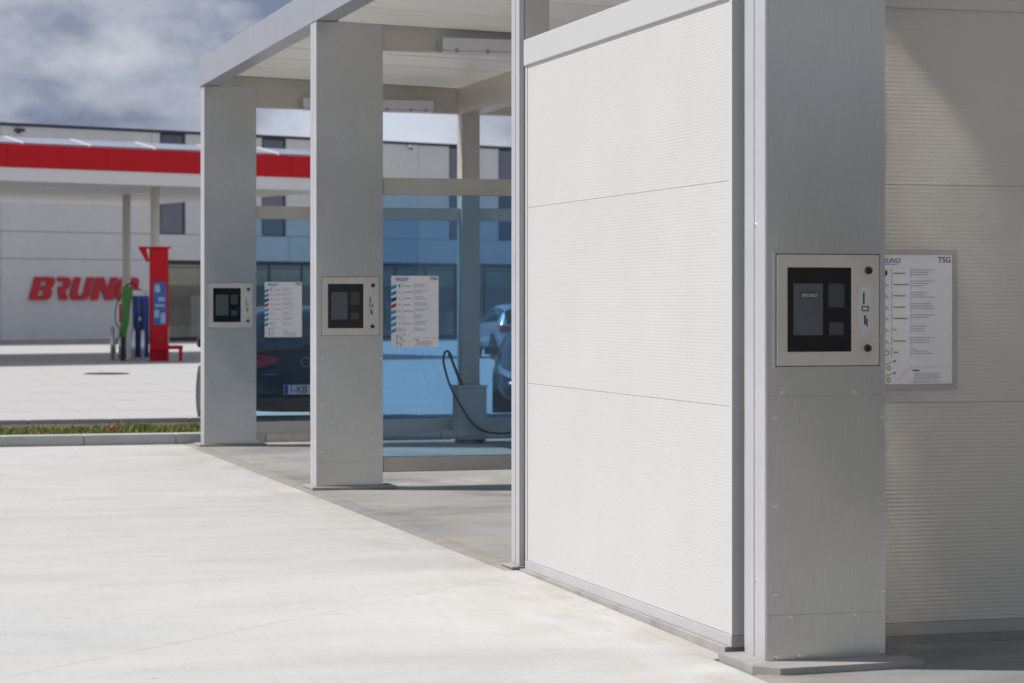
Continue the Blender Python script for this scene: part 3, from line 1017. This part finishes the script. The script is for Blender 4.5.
# shop front
sf = bx('shop_front', 'winframe', bl, 6.95, 33.9, 0.12, 0.20, 2.93, 3.07)
bx('sill', 'winframe', bl, 6.95, 33.9, 0.12, 0.20, 0.0, 0.16)
xs = [6.95, 8.45, 9.95, 11.45, 12.95, 14.45, 15.95, 17.45, 18.95, 20.45, 21.95, 23.45, 24.95]
for x in xs:
    bx('mullion', 'winframe', bl, x, x + 0.06, 0.12, 0.20, 0.162, 2.928)
for x0, x1 in zip(xs[:-1], xs[1:]):
    bx('shop_pane', 'shopglass', bl, x0 + 0.062, x1 - 0.002, 0.155, 0.165, 0.162, 2.928)
bx('interior_wall', 'shopdark', bl, 6.95, 33.9, 3.4, 3.5, 0.0, 3.0)
bx('interior_floor', 'shopdark', bl, 6.95, 33.9, 0.21, 3.39, 0.0, 0.02)
bx('interior_ceiling', 'shopgreen', bl, 6.95, 33.9, 0.301, 3.39, 2.88, 2.99)
bx('reflection_strip', 'shopgreen', bl, 7.05, 24.0, 0.45, 0.47, 2.15, 2.78)  # pale green strip standing in for a reflection on the shop glass
for k in range(11):
    x = 7.3 + k * 1.5 + random.uniform(-0.2, 0.2)
    bx('shelf', ['shopdark', 'pumpwhite', 'posterlight', 'column'][k % 4], bl, x, x + random.uniform(0.5, 1.0), 1.2, 1.7, 0.02, random.uniform(1.0, 1.9))
for (x, z) in ((0.55, 7.71), (17.94, 7.79)):
    wl = bx('wall_lamp', 'darktrim' if x < 2 else 'lampwhite', bl, x, x + 0.34, -0.22, -0.001, z, z + 0.11, ch=0.01)
    bx('bracket', 'darktrim', wl, x + 0.12, x + 0.2, -0.10, -0.002, z - 0.06, z - 0.002)

LET = {
    'B': ([[(0, 0), (0.78, 0), (0.93, 0.07), (0.98, 0.18), (0.98, 0.36), (0.93, 0.46), (0.86, 0.51), (0.95, 0.58), (0.98, 0.66), (0.98, 0.84), (0.93, 0.94), (0.80, 1), (0, 1)],
           [(0.34, 0.20), (0.34, 0.40), (0.58, 0.40), (0.64, 0.36), (0.64, 0.24), (0.58, 0.20)],
           [(0.34, 0.61), (0.34, 0.80), (0.58, 0.80), (0.64, 0.76), (0.64, 0.65), (0.58, 0.61)]], 0.86, 1.11),
    'R': ([[(-0.02, 1), (0.62, 1), (0.88, 0.94), (1.0, 0.80), (1.0, 0.60), (0.90, 0.47), (0.74, 0.41), (1.10, 0.0), (0.52, 0.0), (0.24, 0.40), (0.24, 0.58), (0.50, 0.60), (0.56, 0.66), (0.56, 0.74), (0.50, 0.79), (0.10, 0.80)]], 0.57, 2.04),
    'U': ([[(0, 1), (0.34, 1), (0.34, 0.30), (0.39, 0.22), (0.61, 0.22), (0.66, 0.30), (0.66, 1), (1, 1), (1, 0.22), (0.92, 0.07), (0.78, 0), (0.22, 0), (0.08, 0.07), (0, 0.22)]], 0.80, 2.71),
    'N': ([[(0, 0), (0, 1), (0.36, 1), (0.68, 0.45), (0.68, 1), (1, 1), (1, 0), (0.66, 0), (0.32, 0.58), (0.32, 0)]], 0.92, 3.60),
    'O': ([[(0.2, 0), (0.8, 0), (0.94, 0.07), (1, 0.2), (1, 0.8), (0.94, 0.93), (0.8, 1), (0.2, 1), (0.06, 0.93), (0, 0.8), (0, 0.2), (0.06, 0.07)],
           [(0.36, 0.22), (0.34, 0.26), (0.34, 0.74), (0.38, 0.79), (0.62, 0.79), (0.66, 0.74), (0.66, 0.26), (0.62, 0.21)]], 0.86, 4.58),
}
for ch_, (spl, w, x) in LET.items():
    link('letter', poly_letter(spl, w, 0.845, 0.08, 0.27, 'letterred'), bl, (x, -0.075, 1.573))

# ================================================================== filling station canopy
cp = thing('station_canopy', 'flat filling station canopy with red fascia and solar panels on top', 'canopy', (4.209, 60.63, 0), BR)
UE = 10.1
seams = [-10.8, -8.05, -5.3, -2.55, 0.186, 2.927, 5.67, 8.41, UE]
for a_, c_ in zip(seams[:-1], seams[1:]):
    bx('fascia_panel', 'red', cp, a_ + 0.006, c_ - 0.006, 0, 0.05, 4.83, 5.40)
bx('fascia_panel', 'red', cp, UE - 0.05, UE, 0.056, 12.0, 4.83, 5.40)
bx('fascia_band', 'canopywhite', cp, -10.8, UE - 0.002, 0.03, 0.08, 4.495, 4.826)
bx('fascia_band', 'canopywhite', cp, UE - 0.08, UE - 0.02, 0.082, 12.0, 4.495, 4.826)
bx('soffit', 'soffit', cp, -10.8, UE - 0.085, 0.082, 12.0, 4.50, 4.55)
bx('deck', 'greytrim', cp, -10.8, UE - 0.06, 0.056, 12.0, 5.20, 5.30)
for k, x in enumerate([-4.87, -3.04, -1.19, 0.66, 2.51, 4.36, 6.21, 8.06]):
    p = obj('solar_panel', MB().add([(x + 0.03, 0.10, 5.41), (x + 1.80, 0.10, 5.41), (x + 1.80, 1.15, 5.61), (x + 0.03, 1.15, 5.61), (x + 0.03, 0.09, 5.45), (x + 1.80, 0.09, 5.45), (x + 1.80, 1.14, 5.66), (x + 0.03, 1.14, 5.66)],
                                   [(3, 2, 1, 0), (4, 5, 6, 7), (0, 1, 5, 4), (1, 2, 6, 5), (2, 3, 7, 6), (3, 0, 4, 7)]), 'solar', cp)
    obj('panel_edge', MB().add([(x - 0.03, 0.08, 5.405), (x + 0.025, 0.08, 5.405), (x + 0.025, 1.16, 5.60), (x - 0.03, 1.16, 5.60), (x - 0.03, 0.07, 5.465), (x + 0.025, 0.07, 5.465), (x + 0.025, 1.15, 5.68), (x - 0.03, 1.15, 5.68)],
                              [(3, 2, 1, 0), (4, 5, 6, 7), (0, 1, 5, 4), (1, 2, 6, 5), (2, 3, 7, 6), (3, 0, 4, 7)]), 'canopywhite', p)
for (u, v) in ((4.931, 1.16), (6.447, 5.58)):
    obj('canopy_column', MB().cyl((u, v, 0), (u, v, 4.499), 0.115, n=20), 'column', cp, smooth=True)
for (u, v) in ((2.3, 2.2), (5.8, 3.8), (-1.5, 2.5), (2.3, 6.0)):
    bx('downlight', 'canopywhite', cp, u, u + 0.45, v, v + 0.45, 4.47, 4.499)

# ------------------------------------------------------------------ fuel dispenser
dp = thing('fuel_dispenser', 'blue and green fuel dispenser with black hoses under the canopy', 'fuel pump', (7.30, 61.9, 0), R(-3))
bx('body', 'pumpblue', dp, 0.33, 0.72, 0.0, 0.55, 0.08, 1.65, ch=0.02)
bx('head', 'pumpwhite', dp, 0.30, 0.68, 0.02, 0.5, 1.655, 1.80, ch=0.02)
obj('side_fin', MB().prism([(0.0, 0.62), (0.14, 0.62), (0.20, 0.95), (0.29, 1.62), (0.31, 1.90), (0.06, 1.90), (0.05, 1.4)], 'y', 0.0, 0.5), 'pumpgreen', dp)
bx('pedestal', 'black', dp, 0.02, 0.12, 0.02, 0.5, 0.0, 0.61)
bx('pump_frame', 'pumpwhite', dp, 0.15, 0.325, 0.03, 0.5, 0.05, 0.90, ch=0.01)
bx('display', 'screen', dp, 0.38, 0.50, -0.012, -0.001, 1.35, 1.50)
bx('badge', 'pumpwhite', dp, 0.46, 0.53, -0.012, -0.001, 1.02, 1.12)
for x in (0.36, 0.50):
    nz = obj('nozzle', MB().box(x, x + 0.05, -0.10, -0.02, 0.62, 0.95, ch=0.01).cyl((x + 0.025, -0.06, 0.93), (x + 0.05, -0.12, 1.2), 0.018, n=8), 'black', dp)
    obj('hose', MB().tube(smooth_pts([(x + 0.025, -0.08, 0.62), (x - 0.02, -0.14, 0.35), (x + 0.02, -0.16, 0.12), (x + 0.06, -0.12, 0.4), (x + 0.05, -0.05, 0.9), (x + 0.03, -0.02, 1.6)]), 0.014, 6), 'rubber', dp, smooth=True)
obj('hose', MB().tube(smooth_pts([(0.05, 0.1, 1.7), (-0.10, 0.05, 1.4), (-0.12, 0.0, 1.0), (0.02, 0.0, 0.75), (-0.10, 0.0, 0.5), (-0.13, 0.0, 0.2)]), 0.014, 6), 'rubber', dp, smooth=True)
obj('nozzle', MB().box(-0.03, 0.03, 0.0, 0.1, 0.98, 1.45, ch=0.015), 'letterred', dp)
obj('overhead_arm', MB().tube(smooth_pts([(0.12, 0.2, 1.88), (0.30, 0.15, 1.98), (0.48, 0.1, 1.82), (0.62, 0.1, 1.78)]), 0.018, 6), 'black', dp, smooth=True)
for k, (x, y, hh) in enumerate(((7.16, 62.4, 0.85), (7.33, 62.1, 0.80), (7.58, 61.45, 0.78), (7.80, 61.40, 0.76))):
    t = thing('bollard', ['leftmost steel bollard by the fuel dispenser', 'steel bollard at the green side of the fuel dispenser', 'steel bollard before the fuel dispenser pedestal', 'steel bollard before the blue dispenser body'][k], 'bollard', (x, y, 0), 0, 'bollards round the fuel dispenser')
    obj('post', MB().cyl((0, 0, 0), (0, 0, hh), 0.055, n=14).cyl((0, 0, hh), (0, 0, hh + 0.03), 0.055, 0.03, n=14), 'steel', t, smooth=True)
    obj('flange', MB().cyl((0, 0, 0), (0, 0, 0.02), 0.09, n=14), 'rail', t)

# ------------------------------------------------------------------ red totem
tm = thing('payment_totem', 'tall red totem with blue poster beside the fuel dispenser', 'totem', (8.02, 61.6, 0), R(-4))
bx('column', 'red', tm, 0.0, 0.46, 0.0, 0.42, 0.0, 2.86, ch=0.015)
bx('cap', 'red', tm, -0.28, 0.52, -0.04, 0.46, 2.861, 2.91, ch=0.008)
obj('cap_fin', MB().prism([(-0.27, 2.859), (-0.10, 2.859), (-0.02, 2.56), (-0.07, 2.50)], 'y', 0.02, 0.40), 'red', tm)
pf = bx('poster', 'posterblue', tm, 0.085, 0.40, -0.014, -0.001, 0.92, 2.0)
pb = MB()
for (x0, x1, z0, z1) in ((0.11, 0.24, 1.75, 1.94), (0.20, 0.37, 1.52, 1.62), (0.10, 0.22, 1.10, 1.30), (0.26, 0.38, 0.96, 1.22), (0.12, 0.36, 1.38, 1.44)):
    pb.box(x0, x1, -0.017, -0.0145, z0, z1)
obj('poster_print', pb, 'posterlight', pf)
obj('emblem', MB().box(0.15, 0.33, -0.006, -0.001, 0.58, 0.62).box(0.18, 0.30, -0.006, -0.001, 0.50, 0.54), 'letterred', tm)
rb = thing('guard_rail', 'low red tubular guard rail at the foot of the red totem', 'rail', (8.0, 61.45, 0), R(-4))
obj('rail_frame', MB().box(0.0, 0.82, -0.05, 0.06, 0.30, 0.40, ch=0.01).box(0.72, 0.81, -0.04, 0.05, 0.0, 0.299), 'red', rb)
bx('rail_post', 'red', rb, 0.40, 0.47, -0.038, 0.048, 0.0, 0.299)
bl3 = thing('bollard', 'pale bollard behind the red guard rail, right of the totem', 'bollard', (8.66, 63.2, 0), 0, 'bollards round the fuel dispenser')
obj('post', MB().cyl((0, 0, 0), (0, 0, 0.85), 0.055, n=14), 'steel', bl3, smooth=True)

# ================================================================== cars
ST = [  # y, zb, wl, wm, wb, zbelt, wr, zre, zt
    (0.00, 0.36, 0.60, 0.64, 0.60, 0.60, 0.46, 0.63, 0.64),
    (0.03, 0.25, 0.74, 0.79, 0.74, 0.66, 0.62, 0.70, 0.71),
    (0.09, 0.22, 0.80, 0.84, 0.80, 0.90, 0.66, 0.93, 0.95),
    (0.22, 0.20, 0.82, 0.855, 0.82, 0.95, 0.655, 1.10, 1.14),
    (0.44, 0.20, 0.83, 0.86, 0.825, 0.965, 0.63, 1.33, 1.37),
    (0.62, 0.19, 0.84, 0.87, 0.83, 0.96, 0.60, 1.39, 1.44),
    (1.40, 0.18, 0.84, 0.87, 0.83, 0.94, 0.60, 1.42, 1.48),
    (2.05, 0.18, 0.84, 0.87, 0.83, 0.92, 0.59, 1.39, 1.45),
    (2.45, 0.18, 0.84, 0.87, 0.83, 0.92, 0.63, 1.20, 1.26),
    (2.85, 0.18, 0.84, 0.87, 0.82, 0.93, 0.70, 0.98, 1.00),
    (3.35, 0.20, 0.83, 0.86, 0.78, 0.84, 0.60, 0.90, 0.92),
    (3.75, 0.22, 0.78, 0.82, 0.68, 0.72, 0.50, 0.76, 0.78),
    (3.93, 0.26, 0.68, 0.72, 0.58, 0.60, 0.42, 0.63, 0.64),
    (3.98, 0.34, 0.55, 0.58, 0.50, 0.53, 0.36, 0.56, 0.57),
]


def car_body(paint):
    vs, fs, mi = [], [], []
    n = 13
    for (y, zb, wl, wm, wb, zbe, wr, zre, zt) in ST:
        half = [(wl * 0.85, zb), (wl, zb + 0.10), (wm, (zb + zbe) / 2 + 0.06), (wb, zbe), (wr, zre), (wr * 0.55, zt - (zt - zre) * 0.25)]
        ring = half + [(0, zt)] + [(-x, z) for x, z in half[::-1]]
        vs += [(x, y, z) for x, z in ring]
    for i in range(len(ST) - 1):
        y0 = ST[i][0]
        for k in range(n):
            a_, b_ = i * n + k, i * n + (k + 1) % n
            fs.append((a_, b_, b_ + n, a_ + n))
            m_ = 0
            if k in (3, 8) and 0.4 < y0 < 2.4:
                m_ = 1
            if k in (4, 5, 6, 7) and (0.05 < y0 < 0.4 or 2.0 < y0 < 2.8):
                m_ = 1
            if k in (12,):
                m_ = 2
            if k in (0, 11) and (y0 < 0.05):
                m_ = 2
            mi.append(m_)
    fs.append(tuple(range(n))[::-1])
    mi.append(0)
    fs.append(tuple(range((len(ST) - 1) * n, len(ST) * n)))
    mi.append(0)
    b = MB()
    b.v, b.f, b.m = vs, fs, mi
    return b.mesh('body', [paint, 'carglass', 'black'], True)


def make_car(paint, label, loc, rz, scale=(1, 1, 1), group='parked cars behind the wash'):
    t = thing('parked_car', label, 'car', loc, rz, group)
    t.scale = scale
    body = link('body', car_body(paint), t)
    sd = body.modifiers.new('smooth', 'SUBSURF')
    sd.levels = 2
    sd.render_levels = 2
    for (x, y) in ((0.80, 0.72), (-0.80, 0.72), (0.80, 3.22), (-0.80, 3.22)):
        s = 1 if x > 0 else -1
        ar = obj('wheel_arch', MB().cyl((s * 0.60, y, 0.33), (s * 0.868, y, 0.33), 0.355, n=28), 'black', t)
        wh = link('wheel', None, t, (s * 0.78, y, 0.31))
        tb = MB()
        prof = [(0.19, -0.09), (0.29, -0.10), (0.31, -0.07), (0.31, 0.07), (0.29, 0.10), (0.19, 0.09)]
        for k in range(28):
            for (r_, xx) in prof:
                tb.v.append((xx, r_ * math.cos(2 * math.pi * k / 28), r_ * math.sin(2 * math.pi * k / 28)))
        for k in range(28):
            for q in range(5):
                a_, b_ = k * 6 + q, ((k + 1) % 28) * 6 + q
                tb.f.append((a_, a_ + 1, b_ + 1, b_))
                tb.m.append(0)
        obj('tyre', tb, 'rubber', wh, smooth=True)
        rm = MB().cyl((s * 0.06, 0, 0), (s * 0.085, 0, 0), 0.05, n=12)
        for k in range(7):
            a_ = k * 2 * math.pi / 7
            c, q = math.cos(a_), math.sin(a_)
            rm.add([(s * 0.07, 0.04 * c - 0.022 * q, 0.04 * q + 0.022 * c), (s * 0.07, 0.04 * c + 0.022 * q, 0.04 * q - 0.022 * c), (s * 0.085, 0.195 * c + 0.03 * q, 0.195 * q - 0.03 * c), (s * 0.085, 0.195 * c - 0.03 * q, 0.195 * q + 0.03 * c)], [(0, 1, 2, 3)])
        rm.cyl((s * 0.05, 0, 0), (s * 0.092, 0, 0), 0.20, n=28, caps=False)
        obj('rim', rm, 'carsilver', wh)
    # rear lamps wrap round the corner
    for s in (1, -1):
        m_ = MB()
        pts = [(0.30, 0.855, 0.045), (0.60, 0.89, 0.055), (0.80, 0.885, 0.10), (0.842, 0.86, 0.30), (0.846, 0.79, 0.26), (0.825, 0.70, 0.09), (0.64, 0.72, 0.035), (0.36, 0.775, 0.03)]
        vo = [(s * x, y - 0.02, z) for x, z, y in pts] + [(s * (x + 0.012 if x > 0.8 else x), y - 0.045, z) for x, z, y in pts]
        n = len(pts)
        m_.add(vo, [tuple(range(n, 2 * n))] + [(i, (i + 1) % n, n + (i + 1) % n, n + i) for i in range(n)])
        obj('tail_light', m_, 'taillight', t)
        hl = MB()
        pts = [(0.50, 0.66, 3.95), (0.66, 0.72, 3.83), (0.80, 0.80, 3.55), (0.78, 0.70, 3.72), (0.66, 0.62, 3.90)]
        vo = [(s * x, y, z) for x, z, y in pts] + [(s * (x + 0.01), y + 0.03, z) for x, z, y in pts]
        n = len(pts)
        hl.add(vo, [tuple(range(n, 2 * n))] + [(i, (i + 1) % n, n + (i + 1) % n, n + i) for i in range(n)])
        obj('headlight', hl, 'headlight', t)
        obj('mirror', MB().box(s * 0.90 - 0.09, s * 0.90 + 0.09, 2.36, 2.46, 0.93, 1.06, ch=0.03).box(s * 0.84 - 0.02, s * 0.84 + 0.02, 2.38, 2.44, 0.92, 0.96), [paint], t)
    # rear details
    pl = bx('number_plate', 'paper', t, -0.26, 0.26, -0.024, -0.012, 0.425, 0.535)
    bx('country_band', 'plateblue', pl, -0.255, -0.212, -0.0275, -0.0245, 0.430, 0.530)
    link('plate_text', text_mesh('1-KB', 0.105, 'platered', 0.0006, 0.001), pl, (-0.20, -0.026, 0.445))
    ring = MB()
    for k in range(20):
        a0, a1 = 2 * math.pi * k / 20, 2 * math.pi * (k + 1) / 20
        p = lambda a, r_: (r_ * math.cos(a), 0.80 + r_ * math.sin(a))
        ring.prism([p(a0, 0.062), p(a1, 0.062), p(a1, 0.046), p(a0, 0.046)], 'y', -0.012, 0.02)
    ring.prism([(-0.045, 0.803), (0.02, 0.803), (0.0, 0.792), (0.045, 0.797), (-0.02, 0.797), (0.0, 0.806)], 'y', -0.010, 0.015)
    obj('emblem', ring, 'chrome', t)
    bx('bumper_lip', 'black', t, -0.62, 0.62, -0.012, 0.05, 0.34, 0.40, ch=0.01)
    bx('bumper_crease', 'chrome', t, 0.34, 0.50, 0.012, 0.03, 0.655, 0.662)
    bx('bumper_crease', 'chrome', t, -0.50, -0.34, 0.012, 0.03, 0.655, 0.662)
    obj('wiper', MB().cyl((0.0, 0.10, 0.99), (0.36, 0.14, 1.04), 0.012, n=8), 'black', t)
    return t


make_car('carblack', 'black hatchback seen from behind through the farthest glass, left of the middle pillar', (5.42, 27.75, 0.0), R(-2))
make_car('cargrey', 'dark grey car facing the wash, its mirror showing right of the inner column', (10.07, 33.1, 0.0), R(164.5), (1, 1, 0.86))
make_car('carsilver', 'silver hatchback far off behind the glass, right of the inner column', (17.83, 60.67, 0.0), R(-1.5))
